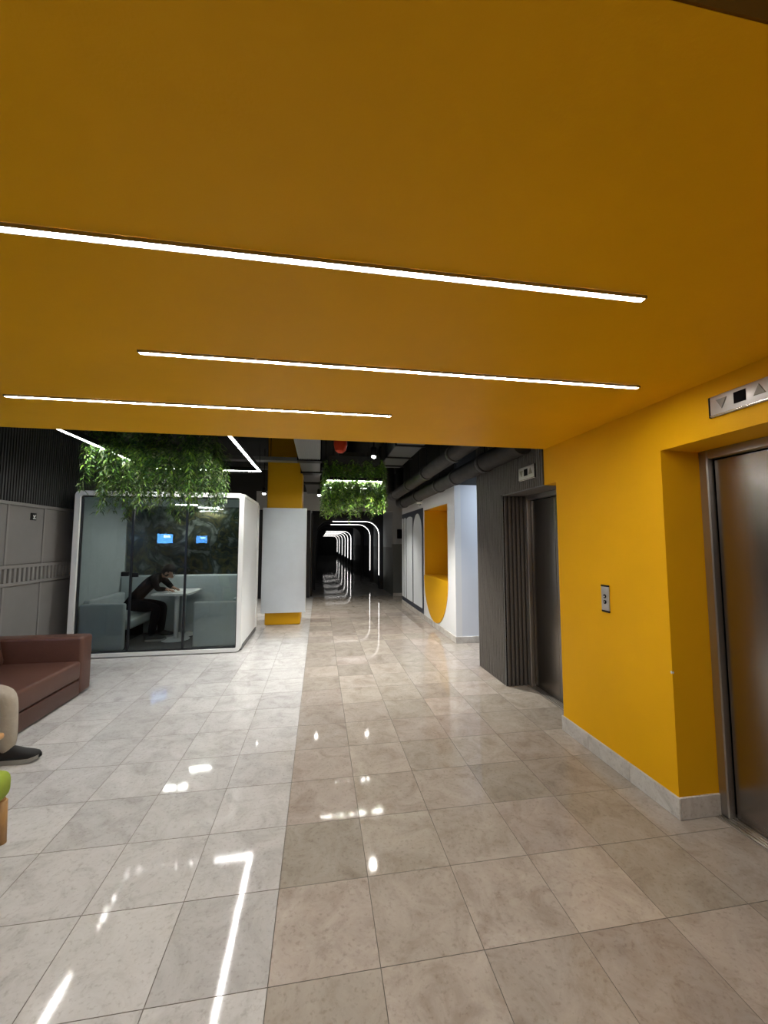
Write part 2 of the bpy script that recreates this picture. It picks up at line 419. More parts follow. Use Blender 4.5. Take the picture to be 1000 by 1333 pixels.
# lift floor displays
def display(y0, y1, z0, z1, label):
    x = XW-.018; zc = (z0+z1)/2; yc = (y0+y1)/2; hw = (y1-y0); hh = z1-z0
    t = thing('lift_floor_indicator', (XW, yc, zc), label, 'indicator')
    MB().rbox(x, XW-.0005 if z0 < 2.19 and y0 > 3 else XW-.0005, y0+.010, y1-.010, z0, z1, .010, 3).obj('faceplate', 'silver', t)
    for a in (y0, y1-.012): MB().rbox(x+.002, XW-.001, a, a+.012, z0, z1, .004, 1).obj('end_cap', 'black', t)
    MB().rbox(x-.004, x+.004, y0+.012, y1-.012, z0+.002, z0+.010, .003, 1).obj('lower_rail', 'chrome_edge', t)
    s = hh*.25
    MB().box(x-.003, x+.002, yc-s, yc+s, zc-s*1.0+.006, zc+s*1.0+.006).obj('display_window', 'display_black', t)
    d = hw*.27; zc += .006
    MB().prism([(yc+d+s*.95, zc+s*.8), (yc+d-s*.95, zc+s*.8), (yc+d, zc-s)], 'x', x-.004, x+.002).obj('down_arrow', 'arrow', t)
    MB().prism([(yc-d+s*.95, zc-s*.8), (yc-d-s*.95, zc-s*.8), (yc-d, zc+s)], 'x', x-.004, x+.002).obj('up_arrow', 'arrow', t)
display(1.405, 1.73, 2.195, 2.305, 'silver floor indicator with arrows above the nearest lift door')
display(3.43, 3.75, 2.165, 2.30, 'small silver floor indicator on the dark ribbed wall')

# call button plate
t = thing('lift_call_panel', (XW, 2.56, 1.15), 'narrow steel lift call panel on the orange yellow wall', 'call panel')
MB().rbox(XW-.012, XW-.0005, 2.525, 2.60, 1.068, 1.235, .004, 2).obj('faceplate', 'silver', t)
MB().rbox(XW-.014, XW-.001, 2.524, 2.601, 1.235, 1.247, .003, 1).obj('end_cap', 'black', t)
MB().rbox(XW-.014, XW-.001, 2.524, 2.601, 1.056, 1.068, .003, 1).obj('end_cap', 'black', t)
for z in (1.128, 1.168):
    m = MB(); m.lathe([(.014, 0), (.014, .004), (.010, .006)], n=14)
    m.v = [(XW-.012-p[2], 2.562+p[0], z+p[1]) for p in m.v]
    b = m.obj('call_button', 'black', t)
    MB().prism([(2.562-.006, z-.005), (2.562+.006, z-.005), (2.562, z+.006)] if z > 1.15 else [(2.562-.006, z+.005), (2.562+.006, z+.005), (2.562, z-.006)], 'x', XW-.0195, XW-.017).obj('arrow_mark', 'paper', b)

# baseboards in marble pieces
def baseboard(name, runs, h, label):
    t = thing(name, (runs[0][0], runs[0][1], 0), label, 'baseboard', kind=S)
    for x0, y0, x1, y1 in runs:   # axis aligned rectangles
        MB().rbox(min(x0, x1), max(x0, x1), min(y0, y1), max(y0, y1), 0, h, .003, 1).obj('baseboard_piece', 'marble_base', t)
baseboard('baseboard_right', [(XW-.014, O1b-.014, XW, 2.40), (XW-.014, 2.402, XW, 2.80), (XW-.014, 2.802, XW, O2a+.012),
                              (XW, O1b-.014, XR-.02, O1b)], .118, 'pale marble baseboard along the orange yellow wall')
# ---- side passage and white wall
MB().box(XR+.7, 5.0, 4.67, 4.87, 0, ZC).obj('wall_passage', 'white_paint', label='white passage wall behind the ribbed wall', cat='wall', kind=S)
MB().box(5.0, 5.2, 4.6, 6.2, 0, ZC).obj('wall_passage_end', 'white_paint', label='white end wall of the side passage', cat='wall', kind=S)
YN0, YN1 = 5.97, 10.0
wn = thing('wall_niche', (XN, YN0, 0), 'white wall with a yellow niche beside the passage', 'wall', kind=S)
ZW = 2.46; n0, n1, nz0, nz1 = 6.33, 7.82, .90, 2.20
for a, b, c, d in ((YN0, n0, 0, ZW), (n1, YN1, 0, ZW), (n0, n1, 0, nz0), (n0, n1, nz1, ZW)):
    MB().box(XN, XN+.10, a, b, c, d).obj('wall_face', 'white_paint', wn)
MB().box(XN+.10, 5.0, YN0, YN0+.10, 0, ZW).obj('wall_face', 'cool_white', wn)
MB().box(XN, 5.0, YN0, YN1, ZW, ZC).obj('wall_upper', 'dark_back', wn)
MB().box(XN+.1, 5.0, YN1-.1, YN1, 0, ZW).obj('wall_face', 'white_paint', wn)
nd = .48
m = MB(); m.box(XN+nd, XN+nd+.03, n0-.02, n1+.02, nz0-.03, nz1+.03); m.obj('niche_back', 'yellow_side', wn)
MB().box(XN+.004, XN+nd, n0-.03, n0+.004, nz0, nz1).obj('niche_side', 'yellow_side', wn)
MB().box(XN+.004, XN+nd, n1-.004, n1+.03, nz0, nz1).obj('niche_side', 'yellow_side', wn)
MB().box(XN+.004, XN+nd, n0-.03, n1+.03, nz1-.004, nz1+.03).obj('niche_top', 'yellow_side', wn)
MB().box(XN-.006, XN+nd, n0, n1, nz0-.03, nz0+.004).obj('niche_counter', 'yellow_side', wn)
yc, hw = (n0+n1)/2, (n1-n0)/2
pts = [(yc+hw*cos(a), nz0-.002+(.80*sin(a))) for a in [pi+pi*k/40 for k in range(41)]]
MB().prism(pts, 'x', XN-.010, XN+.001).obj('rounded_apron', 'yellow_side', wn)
MB().lathe([(.03, 0), (.034, .02), (.03, .09), (.018, .12), (.018, .14)], (XN+.20, n0+.14, nz0), 14).obj('small_bottle', 'chrome_edge', None,
    label='small metal bottle standing in the corner of the yellow niche', cat='bottle')
# navy panel with white rounded panels
nv = thing('arch_panel_board', (XN, 8.9, .1), 'navy wall board with tall white arched panels past the yellow niche', 'wall board')
MB().box(XN-.012, XN-.0005, 7.885, 9.96, .11, 2.26).obj('backboard', 'navy', nv)
def archpts(y0, y1, z0, z1, rise):
    c = (y0+y1)/2; r = (y1-y0)/2
    return [(y0, z0), (y1, z0)]+[(c+r*cos(a), z1-rise+rise*sin(a)) for a in [pi*k/20 for k in range(21)]]
for y0, y1, rise in ((7.955, 8.70, .42), (8.80, 9.40, .06), (9.49, 9.68, .03), (9.76, 9.92, .03)):
    MB().prism(archpts(y0, y1, .21, 2.17 if rise > .1 else 2.15, rise), 'x', XN-.020, XN-.012).obj('white_panel', 'niche_panel', nv)
baseboard('baseboard_niche', [(XN-.012, YN0-.012, XN, 7.2), (XN-.012, 7.202, XN, 8.6), (XN-.012, 8.602, XN, YN1), (XN, YN0-.012, 3.2, YN0), (3.202, YN0-.012, 5.0, YN0)], .10, 'low marble baseboard under the white niche wall')

# ---- left wall
wl = thing('wall_left', (XL, 0, 0), 'grey panelled wall with dark ribs above, behind the brown sofa', 'wall', kind=S)
MB().box(XL-.25, XL, -4.2, 11.6, 0, ZC).obj('wall_core', 'dark_back', wl)
ZR1, ZR2, ZR3 = 2.005, 1.265, 1.06
for k, y in enumerate([0.36, 1.16, 1.96, 2.76, 3.56, 4.36, 5.16, 5.77, 6.57, 7.37]):
    y1 = [0.36, 1.16, 1.96, 2.76, 3.56, 4.36, 5.16, 5.77, 6.57, 7.37, 8.17][k+1]
    for a, b in ((0.0, ZR3-.02), (ZR2+.02, ZR1-.02)):
        MB().rbox(XL, XL+.018, y+.016, y1-.016, a+.004, b-.004, .004, 1).obj('wall_panel', 'wall_panel', wl)
    for a, b in ((0.0, ZR3-.02), (ZR2+.02, ZR1-.02)):
        MB().box(XL, XL+.026, y-.014, y+.014, a, b).obj('upright_rail', 'panel_rail', wl)
for z in (ZR1, ZR2, ZR3): MB().rbox(XL, XL+.034, .3, 8.2, z-.02, z+.02, .004, 1).obj('rail', 'panel_rail', wl)
y = 3.0
vent_me = MB().rbox(-.0, .026, -.02, .02, ZR3+.02, ZR2-.02, .003, 1).mesh('vent_slat', 'panel_rail')
while y < 7.2: inst('vent_slat', vent_me, wl, (XL, y, 0)); y += .075
m = MB(); y = .3
while y < 8.2: m.box(XL, XL+.022, y, y+.020, ZR1+.02, 3.3); y += .042
m.obj('upper_rib', 'dark_slat', wl, kind='stuff', label='fine dark vertical ribs')
t = thing('wall_pictogram_sign', (XL+.02, 5.57, 1.87), 'small square black pictogram sign on the grey panelled wall', 'sign')
MB().rbox(XL+.0185, XL+.026, 5.515, 5.615, 1.825, 1.915, .003, 1).obj('plate', 'black', t)
m = MB(); m.prism([(5.555, 1.840), (5.605, 1.840), (5.605, 1.850), (5.575, 1.853), (5.553, 1.852)], 'x', XL+.0255, XL+.0275)
m.prism([(5.568, 1.856), (5.580, 1.856), (5.604, 1.890), (5.596, 1.896), (5.580, 1.876), (5.560, 1.892), (5.553, 1.885)], 'x', XL+.0255, XL+.0275)
m.obj('pictogram', 'paper', t)

# ---- far header, corridor
hd = thing('wall_header', (0, 11.5, 2.46), 'pale grey beam over the mouth of the dark corridor', 'beam', kind=S)
MB().box(-1.75, 5.0, 11.4, 11.6, 2.46, 2.98).obj('beam_face', 'header_grey', hd)
MB().box(-3.55, -1.75, 11.4, 11.6, 2.46, 2.98).obj('beam_face', 'dark_back', hd)
MB().box(-3.55, 5.0, 11.4, 11.6, 2.98, ZC).obj('upper_face', 'dark_back', hd)
CX0, CX1, CE = -.25, 2.12, 48
MB().box(-3.55, CX0-.02, 11.45, 11.6, 0, 2.46).obj('wall_far', 'corridor_navy', label='dark far wall left of the corridor', cat='wall', kind=S)
t = thing('wall_return', (2.4, 11.4, 0), 'pale grey wall end with a darker lower half beside the corridor', 'wall', kind=S)
MB().box(CX1, 5.0, 11.4, 11.6, 1.5, 2.46).obj('upper_face', 'header_grey', t)
MB().box(CX1, 5.0, 11.39, 11.6, 0, 1.5).obj('lower_face', 'grey_dado', t)
MB().box(CX1-.005, 5.0, 11.375, 11.39, 0, .09).obj('baseboard_piece', 'marble_base', t)
MB().rbox(2.24, 2.50, 11.36, 11.399, 1.66, 1.93, .01, 2).obj('wall_screen', 'display_black', None, label='black square panel mounted above the grey dado at the corridor mouth', cat='panel')
wc = thing('wall_corridor', (1, 12, 0), 'dark two tone side walls and end of the long corridor', 'wall', kind=S)
for x0, x1 in ((CX0-.15, CX0), (CX1, CX1+.15)):
    MB().box(x0, x1, 11.6, CE, 0, 1.4).obj('lower_face', 'corridor_dado', wc)
    MB().box(x0, x1, 11.6, CE, 1.4, 2.7).obj('upper_face', 'corridor_upper', wc)
MB().box(CX0-.15, CX1+.15, CE, CE+.2, 0, 2.7).obj('end_face', 'corridor_navy', wc)
MB().box(CX0-.15, CX1+.15, 11.6, CE, 2.7, 2.8).obj('corridor_soffit', 'corridor_navy', wc)
# corridor arches
arch_y = [13.2, 15.6, 19.2, 25.2, 28.0, 31.0, 35.0, 40.0, 45.0]
ords = ['nearest', 'second', 'third, unlit', 'fourth', 'fifth', 'sixth', 'seventh', 'eighth', 'farthest']
for k, y in enumerate(arch_y):
    t = thing('corridor_arch', (1, y, 0), '%s dark portal frame%s in the long corridor' % (ords[k], '' if k == 2 else ' with a curved light line'), 'arch', 'light arches in the corridor')
    r = .45; zt = 2.26; xa, xb = CX0, CX1
    out = [(xa+.001, 0), (xa+.001, 2.69), (xb-.001, 2.69), (xb-.001, 0), (xb-.13, 0)]
    inn = [(xb-.13-r+r*cos(a), zt-r+r*sin(a)) for a in [pi/2*i/10 for i in range(11)]]
    inl = [(xa+.13+r-r*cos(a), zt-r+r*sin(a)) for a in [pi/2*i/10 for i in range(10, -1, -1)]]
    m = MB(); D = .30
    prof_in = [(xb-.13, 0)]+inn+inl+[(xa+.13, 0)]
    n = len(prof_in)
    # ring of quads between inner profile and outer rectangle
    def outp(p):
        if p[1] < zt-r+1e-6: return (xb-.001 if p[0] > 1 else xa+.001, p[1])
        return (xb-.001 if (p[0] > xb-.13-r*.3) else (xa+.001 if p[0] < xa+.13+r*.3 else p[0]), 2.69 if not (p[0] > xb-.13-r*.3 and p[1] < zt-r*.31) and not (p[0] < xa+.13+r*.3 and p[1] < zt-r*.31) else p[1])
    prof_out = [outp(p) for p in prof_in]
    v = [(p[0], y, p[1]) for p in prof_in]+[(p[0], y, p[1]) for p in prof_out]+[(p[0], y+D, p[1]) for p in prof_in]+[(p[0], y+D, p[1]) for p in prof_out]
    f = []
    for i in range(n-1):
        f += [(i, i+1, n+i+1, n+i), (2*n+i, 3*n+i, 3*n+i+1, 2*n+i+1), (i, 2*n+i, 2*n+i+1, i+1)]
    m.add(v, f); m.obj('portal_frame', 'corridor_navy', t)
    if k != 2:
        path = [(xb-.15, y-.012, .46), (xb-.15, y-.012, zt-r)]+[(xb-.15-r+r*cos(a), y-.012, zt-.02-r+r*sin(a)) for a in [pi/2*i/8 for i in range(1, 9)]]+[(.42, y-.012, zt-.02)]
        MB().tube(path, .0085, 6).obj('light_line', 'arch_emit', t)
# dark glazed partition frames at the corridor's left mouth
for k, y in enumerate((11.7, 12.25, 12.8)):
    MB().rbox(CX0+.001, CX0+.05, y, y+.10, 0, 2.4, .008, 1).obj('partition_post', 'black_frame', None, label='%s dark upright post along the left side of the corridor mouth' % ('nearest', 'middle', 'farthest')[k], cat='post', group='posts at the corridor mouth')

# ================================================================== COLUMN WITH WHITE BOARD
t = thing('trim_2', (-.68, 8.1, 0), 'square orange yellow column behind the white board', 'column', kind=S)
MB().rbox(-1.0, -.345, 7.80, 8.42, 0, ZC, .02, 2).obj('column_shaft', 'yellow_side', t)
b = thing('white_board', (-.66, 7.72, .24), 'tall plain white board mounted on the orange yellow column', 'board')
MB().rbox(-1.06, -.25, 7.70, 7.74, .24, 2.20, .006, 2).obj('board_face', 'board_white', b)
for x in (-.9, -.42): MB().box(x-.02, x+.02, 7.74, 7.799, .4, 2.05).obj('mounting_batten', 'duct_grey', b)
MB().rbox(-.252, -.246, 7.695, 7.75, .24, 2.20, .002, 1).obj('edge_strip', 'pod_white', b)

# ================================================================== MEETING BOOTH
PX0, PX1, PY0, PY1, PZ = -3.30, -1.085, 5.97, 7.45, 2.26
pod = thing('meeting_booth', ((PX0+PX1)/2, (PY0+PY1)/2, 0), 'white framed glass meeting booth under the hanging plants', 'meeting booth')
def rrect(x0, x1, z0, z1, r, n=6):
    p = []
    for cx, cz, a0 in ((x1-r, z1-r, 0), (x0+r, z1-r, pi/2), (x0+r, z0+r, pi), (x1-r, z0+r, 1.5*pi)):
        for i in range(n+1): a = a0+pi/2*i/n; p.append((cx+r*cos(a), cz+r*sin(a)))
    return p
def ringprism(outer, inner, y0, y1):
    m = MB(); n = len(outer)
    v = [(p[0], y0, p[1]) for p in outer]+[(p[0], y0, p[1]) for p in inner]+[(p[0], y1, p[1]) for p in outer]+[(p[0], y1, p[1]) for p in inner]
    f = []
    for i in range(n):
        j = (i+1) % n
        f += [(i, j, n+j, n+i), (2*n+i, 3*n+i, 3*n+j, 2*n+j), (i, 2*n+i, 2*n+j, j), (n+i, n+j, 3*n+j, 3*n+i)]
    return m.add(v, f)
FT = .065
ringprism(rrect(PX0, PX1, .012, PZ, .07), rrect(PX0+FT, PX1-FT, .012+FT*.7, PZ-FT, .03), PY0, PY0+.10).obj('front_frame', 'pod_white', pod)
ringprism(rrect(PX0, PX1, .012, PZ, .07), rrect(PX0+FT, PX1-FT, .012+FT*.7, PZ-FT, .03), PY1-.10, PY1).obj('back_frame', 'pod_white', pod)
MB().box(PX0+.012, PX0+.05, PY0+.10, PY1-.10, .03, PZ-.03).obj('side_panel', 'pod_side', pod)
MB().box(PX1-.05, PX1-.012, PY0+.10, PY1-.10, .03, PZ-.03).obj('side_panel', 'pod_side', pod)
MB().box(PX1-.012, PX1-.004, PY0+.10, PY1-.10, .012, .07).obj('plinth_strip', 'duct_grey', pod)
MB().rbox(PX0+.02, PX1-.004, PY0+.10, PY1-.10, PZ-.055, PZ-.002, .006, 1).obj('roof', 'pod_white', pod)
MB().box(PX0+.05, PX0+.056, PY0+.10, PY1-.10, .08, PZ-.07).obj('felt_lining', 'pod_felt', pod)
MB().box(PX1-.056, PX1-.05, PY0+.10, PY1-.10, .08, PZ-.07).obj('felt_lining', 'pod_felt', pod)
MB().box(PX0+.05, PX1-.05, PY0+.03, PY1-.05, .012, .06).obj('carpet_floor', 'pod_carpet', pod)
MB().box(PX0+.05, PX1-.05, PY0+.10, PY1-.10, PZ-.09, PZ-.06).obj('felt_ceiling', 'pod_felt', pod)
MB().box(PX0+.056, PX1-.056, PY1-.075, PY1-.06, .06, PZ-.09).obj('mural_panel', 'mural_print', pod, label='dark printed mural in olive and grey')
MB().box(PX0+.06, PX1-.06, PY1-.105, PY1-.095, .06, PZ-.09).obj('back_glass', 'pod_glass', pod)
# front glazing
gx = [PX0+FT, -2.572, -1.868, PX1-FT]; gz0, gz1 = .012+FT*.7, PZ-FT
for k in range(3):
    MB().box(gx[k]+.012, gx[k+1]-.012, PY0+.046, PY0+.054, gz0+.02, gz1-.02).obj('glass_pane', 'pod_glass', pod)
for k in (1, 2): MB().box(gx[k]-.013, gx[k]+.013, PY0+.035, PY0+.065, gz0, gz1).obj('mullion', 'black_frame', pod)
MB().box(gx[0], gx[0]+.022, PY0+.035, PY0+.065, gz0, gz1).obj('glazing_bar', 'black_frame', pod)
MB().box(gx[3]-.014, gx[3], PY0+.035, PY0+.065, gz0, gz1).obj('glazing_bar', 'black_frame', pod)
MB().box(gx[0], gx[3], PY0+.035, PY0+.065, gz1-.022, gz1).obj('glazing_bar', 'black_frame', pod)
MB().box(gx[0], gx[3], PY0+.035, PY0+.065, gz0, gz0+.022).obj('glazing_bar', 'black_frame', pod)
h = MB().rbox(-2.685, -2.59, PY0+.012, PY0+.046, 1.085, 1.145, .006, 2).obj('door_handle', 'black', pod, label='black door handle plate')
MB().rbox(-2.555, -2.47, PY0+.030, PY0+.046, 1.07, 1.13, .006, 2).obj('lock_plate', 'black', pod)
for x, y in ((-2.10, 6.70), (-1.885, 7.18)):
    f = MB().rbox(x-.17, x+.17, y-.035, y+.035, PZ-.115, PZ-.09, .005, 1).obj('ceiling_lamp', 'pod_white', pod)
    MB().box(x-.16, x+.16, y-.026, y+.026, PZ-.118, PZ-.1152).obj('lamp_diffuser', 'pod_emit', f)
# benches
def bench(x0, x1, side, label):
    t = thing('booth_bench', ((x0+x1)/2, 6.7, .06), label, 'bench', 'benches in the meeting booth')
    z = .0605
    MB().rbox(x0, x1, 6.085, 6.165, z, .70, .028, 3).obj('end_panel', 'pod_felt', t)
    sx0, sx1 = (x0+.10, x1) if side < 0 else (x0, x1-.10)
    MB().rbox(sx0, sx1+(.05 if side < 0 else 0), 6.17, 7.19, .32, .46, .035, 3).obj('seat_cushion', 'pod_felt', t)
    if side < 0: MB().rbox(x0, x0+.10, 6.17, 7.19, z, .74, .03, 3).obj('backrest', 'pod_felt', t)
    else: MB().rbox(x1-.10, x1, 6.17, 7.19, z, .74, .03, 3).obj('backrest', 'pod_felt', t)
    MB().box(sx0+.02 if side < 0 else sx0+.18, sx1-.18 if side < 0 else sx1-.02, 6.18, 7.18, z, .32).obj('bench_base', 'dark_cloth', t)
bench(PX0+.062, -2.665, -1, 'grey felt booth bench on the left with the seated person')
bench(-1.765, PX1-.062, 1, 'grey felt booth bench on the right, empty')
t = thing('booth_back_rest', (-2.15, 7.25, .06), 'wide grey felt back panel below the dark mural', 'back panel')
MB().rbox(PX0+.065, PX1-.065, 7.20, 7.335, .0605, 1.0, .03, 3).obj('felt_panel', 'pod_felt', t)
# table
t = thing('booth_table', (-2.2, 6.8, .06), 'white rounded table on slim round legs inside the booth', 'table')
m = MB(); m.prism([(p[0], p[1]) for p in rrect(-2.47, -1.93, 6.40, 7.16, .06)], 'z', .755, .782); m.obj('tabletop', 'table_white', t)
for y in (6.66, 6.985):
    l = MB().lathe([(.032, .07), (.032, .755)], (-2.17, y, 0), 20).obj('pedestal', 'table_white', t)
    MB().lathe([(.20, .0605), (.20, .066), (.185, .072), (.04, .078)], (-2.17, y, 0), 32).obj('base_disc', 'table_white', l)
t = thing('open_notebook', (-2.20, 6.72, .7825), 'open white notebook under the hands on the booth table', 'notebook')
for y in (6.58, 6.722): MB().rbox(-2.30, -2.10, y, y+.138, .7828, .790, .002, 1).obj('page_block', 'paper', t)
MB().box(-2.305, -2.095, 6.575, 6.865, .7822, .7828).obj('cover', 'navy', t)

# ================================================================== PEOPLE
def skin_body(name, verts, edges, root, mats, parent, vm, sub=2):
    me = bpy.data.meshes.new(name); names = list(verts); idx = {n: i for i, n in enumerate(names)}
    o0 = wloc(parent)
    me.from_pydata([Vector(verts[n][0])-o0 for n in names], [(idx[a], idx[b]) for a, b in edges], [])
    ob = bpy.data.objects.new(name, me); col.objects.link(ob)
    md = ob.modifiers.new('Skin', 'SKIN'); md.use_smooth_shade = True; md.branch_smoothing = .4
    if not me.skin_vertices: me.skin_vertices.new()
    for n in names:
        sv = me.skin_vertices[0].data[idx[n]]; r = verts[n][1]
        sv.radius = r if isinstance(r, tuple) else (r, r); sv.use_root = (n == root)
    sd = ob.modifiers.new('Sub', 'SUBSURF'); sd.levels = sub; sd.render_levels = sub
    dg = bpy.context.evaluated_depsgraph_get(); dg.update()
    nm = bpy.data.meshes.new_from_object(ob.evaluated_get(dg))
    ob.modifiers.clear(); ob.data = nm; bpy.data.meshes.remove(me)
    nm.materials.clear()
    for m in mats: nm.materials.append(MATS[m])
    segs = [(Vector(verts[a][0])-o0, Vector(verts[b][0])-o0, max(vm.get(a, 0), vm.get(b, 0)) if (a in vm and b in vm) else 0) for a, b in edges]
    for p in nm.polygons:
        c = p.center; best = 1e9; bi = 0
        for a, b, mi in segs:
            ab = b-a; q = max(0, min(1, (c-a).dot(ab)/max(ab.length_squared, 1e-9))); d = (c-(a+ab*q)).length
            if d < best: best = d; bi = mi
        p.material_index = bi; p.use_smooth = True
    ob.parent = parent; return ob

def hand(V, E, vm, key, wrist, palm_dir, side_dir, curl, mi):
    """palm and five fingers as skin chains"""
    w = Vector(wrist); d = Vector(palm_dir).normalized(); s = Vector(side_dir).normalized(); c = Vector(curl).normalized()
    V[key+'p'] = (w+d*.045, (.030, .020)); E.append((key, key+'p')); vm[key+'p'] = mi
    for k, (off, ln) in enumerate(((-.028, .062), (-.009, .074), (.010, .070), (.027, .056))):
        b = w+d*.082+s*off
        V[key+'f%da' % k] = (b, .0105); V[key+'f%db' % k] = (b+d*ln*.5+c*.010, .009); V[key+'f%dc' % k] = (b+d*ln*.85+c*.036, .0075)
        E.extend([(key+'p', key+'f%da' % k), (key+'f%da' % k, key+'f%db' % k), (key+'f%db' % k, key+'f%dc' % k)])
        for q in 'abc': vm[key+'f%d' % k+q] = mi
    b = w+d*.035-s*.036
    V[key+'ta'] = (b, .012); V[key+'tb'] = (b+d*.030-s*.018+c*.012, .010); E.extend([(key+'p', key+'ta'), (key+'ta', key+'tb')]); vm[key+'ta'] = vm[key+'tb'] = mi

def head_parts(t, hc, fwd, up, hair='hair'):
    """ears, eyes, mouth and hair on a head whose centre is hc"""
    f = Vector(fwd).normalized(); u = Vector(up); u = (u-f*u.dot(f)).normalized(); s = f.cross(u)
    rot = Matrix((s, f, u)).transposed()
    hc = Vector(hc)
    m = MB(); n0 = len(m.v)
    m.ell(hc-f*.018+u*.022, (.088, .104, .105), 20, 14, rot=rot)
    keep = []
    for fc in m.f:
        c = sum((Vector(m.v[i]) for i in fc), Vector())/len(fc)-hc
        if not (c.dot(f) > .028 and c.dot(u) < .065) and c.dot(u) > -.055: keep.append(fc)
    m.mi = [0]*len(keep); m.smooth = [True]*len(keep); m.f = keep
    m.obj('hair', hair, t)
    for sg in (-1, 1):
        MB().ell(hc+s*sg*.083-u*.012-f*.004, (.010, .020, .030), 10, 8, rot=rot).obj('ear', 'skin', t)
        MB().ell(hc+s*sg*.031+f*.089+u*.006, (.012, .006, .007), 10, 6, rot=rot).obj('eye', 'eye', t)
    MB().ell(hc+f*.092-u*.055, (.022, .006, .006), 10, 6, rot=rot).obj('mouth', 'leather', t)

def person(name, label, J, mats, parent_loc):
    """J: joints dict; mats: (skin, top, trousers)"""
    t = thing(name, parent_loc, label, 'person')
    V = {}; E = []; vm = {}
    A = lambda n, p, r, mi: (V.__setitem__(n, (Vector(p), r)), vm.__setitem__(n, mi))
    hip, chest, neck, head = [Vector(J[k]) for k in ('hip', 'chest', 'neck', 'head')]
    sd = Vector(J['side'])
    A('pelvis', hip, (.15, .12), 2); A('belly', hip.lerp(chest, .45), (.15, .11), 1); A('chest', chest, (.165, .115), 1)
    A('neckbase', neck, (.075, .065), 1); A('neck', neck.lerp(head, .45), .052, 0)
    hd = (head-neck).normalized(); fw = Vector(J['fwd']).normalized()
    A('skull0', head-hd*.055+fw*.012, (.066, .072), 0); A('skull1', head+hd*.005, (.080, .092), 0); A('skull2', head+hd*.07-fw*.01, (.064, .078), 0)
    A('nose', head+fw*.108-Vector(J['up'])*.022, .011, 0)
    E += [('pelvis', 'belly'), ('belly', 'chest'), ('chest', 'neckbase'), ('neckbase', 'neck'), ('neck', 'skull0'), ('skull0', 'skull1'), ('skull1', 'skull2'), ('skull1', 'nose')]
    for q, sg in (('L', 1), ('R', -1)):
        A('sh'+q, neck+sd*sg*.165-Vector((0, 0, .045)), .062, 1)
        A('el'+q, J['el'+q], .045, 1); A('fa'+q, Vector(J['el'+q]).lerp(Vector(J['wr'+q]), .8), .034, 1); A('wr'+q, J['wr'+q], .027, 0)
        E += [('neckbase', 'sh'+q), ('sh'+q, 'el'+q), ('el'+q, 'fa'+q), ('fa'+q, 'wr'+q)]
        hand(V, E, vm, 'wr'+q, J['wr'+q], J['pd'+q], J.get('ps'+q, sd), (0, 0, -1), 0)
        A('th'+q, hip+sd*sg*.09, .105, 2); A('kn'+q, J['kn'+q], .074, 2); A('ca'+q, Vector(J['kn'+q]).lerp(Vector(J['an'+q]), .35), J.get('calf', .066), 2)
        A('cu'+q, Vector(J['kn'+q]).lerp(Vector(J['an'+q]), .96), J.get('cuff', .055), 2)
        A('an'+q, Vector(J['an'+q])-Vector((0, 0, .03)), .03, 0); A('he'+q, Vector(J['an'+q])+Vector((.02, 0, -.055)), .028, 0)
        E += [('pelvis', 'th'+q), ('th'+q, 'kn'+q), ('kn'+q, 'ca'+q), ('ca'+q, 'cu'+q), ('cu'+q, 'an'+q), ('an'+q, 'he'+q)]
    skin_body('body', V, E, 'pelvis', mats, t, vm)
    head_parts(t, head+hd*.005, fw, J['up'])
    for q in 'LR': shoe(t, J['an'+q])
    return t
def shoe(t, an):
    """slip on shoe pointing along +x, ankle at an"""
    ax, ay = an[0]+.0, an[1]; z0 = J_floor
    prof = [(-.075, .030, .075), (-.06, .037, .092), (-.01, .040, .098), (.05, .042, .086), (.11, .046, .066), (.16, .045, .056), (.195, .036, .047), (.212, .018, .036)]
    m = MB(); n = 14; rings = []
    for x, hw, hh in prof:
        rings.append([(ax+x, ay+hw*cos(pi*k/(n-1)), z0+.024+hh*abs(sin(pi*k/(n-1)))**.75) for k in range(n)])
    v = [p for r in rings for p in r]; f = [(i*n+k, i*n+k+1, (i+1)*n+k+1, (i+1)*n+k) for i in range(len(prof)-1) for k in range(n-1)]
    f += [tuple(range(n)), tuple(range((len(prof)-1)*n, len(prof)*n))]
    f += [(i*n, (i+1)*n, (i+1)*n+n-1, i*n+n-1) for i in range(len(prof)-1)]
    m.add(v, f, 0, True); s = m.obj('shoe', 'shoe_black', t)
    pts = [(ax+x, ay-hw-.004) for x, hw, hh in prof]+[(ax+x, ay+hw+.004) for x, hw, hh in prof[::-1]]
    m = MB(); v = []
    N_ = len(pts)
    for lv in (0, 1):
        for p in pts:
            toe = max(0, (p[0]-ax-.10)/.11); lift = .020*toe**2
            v.append((p[0], p[1], z0+(.0+lift if lv == 0 else .028+lift*.9)))
    m.add(v, [list(range(N_))[::-1], list(range(N_, 2*N_))]+[(i, (i+1) % N_, N_+(i+1) % N_, N_+i) for i in range(N_)])
    m.obj('sole', 'shoe_sole', s)

# person working in the booth
J_floor = .0605
person('person', 'person in dark clothes leaning over the booth table', dict(
    hip=(-2.86, 6.72, .60), chest=(-2.62, 6.72, .90), neck=(-2.48, 6.72, 1.03), head=(-2.33, 6.72, 1.075), side=(0, 1, 0), fwd=(.72, 0, -.62), up=(.62, 0, .72),
    elL=(-2.38, 6.97, .845), wrL=(-2.30, 6.82, .835), pdL=(.9, -.2, -.25), elR=(-2.40, 6.50, .845), wrR=(-2.32, 6.60, .835), pdR=(.9, .2, -.25),
    knL=(-2.44, 6.86, .56), anL=(-2.46, 6.86, .15), knR=(-2.44, 6.60, .56), anR=(-2.50, 6.60, .15)), ['skin', 'dark_cloth', 'dark_jeans'], (-2.8, 6.72, .06))
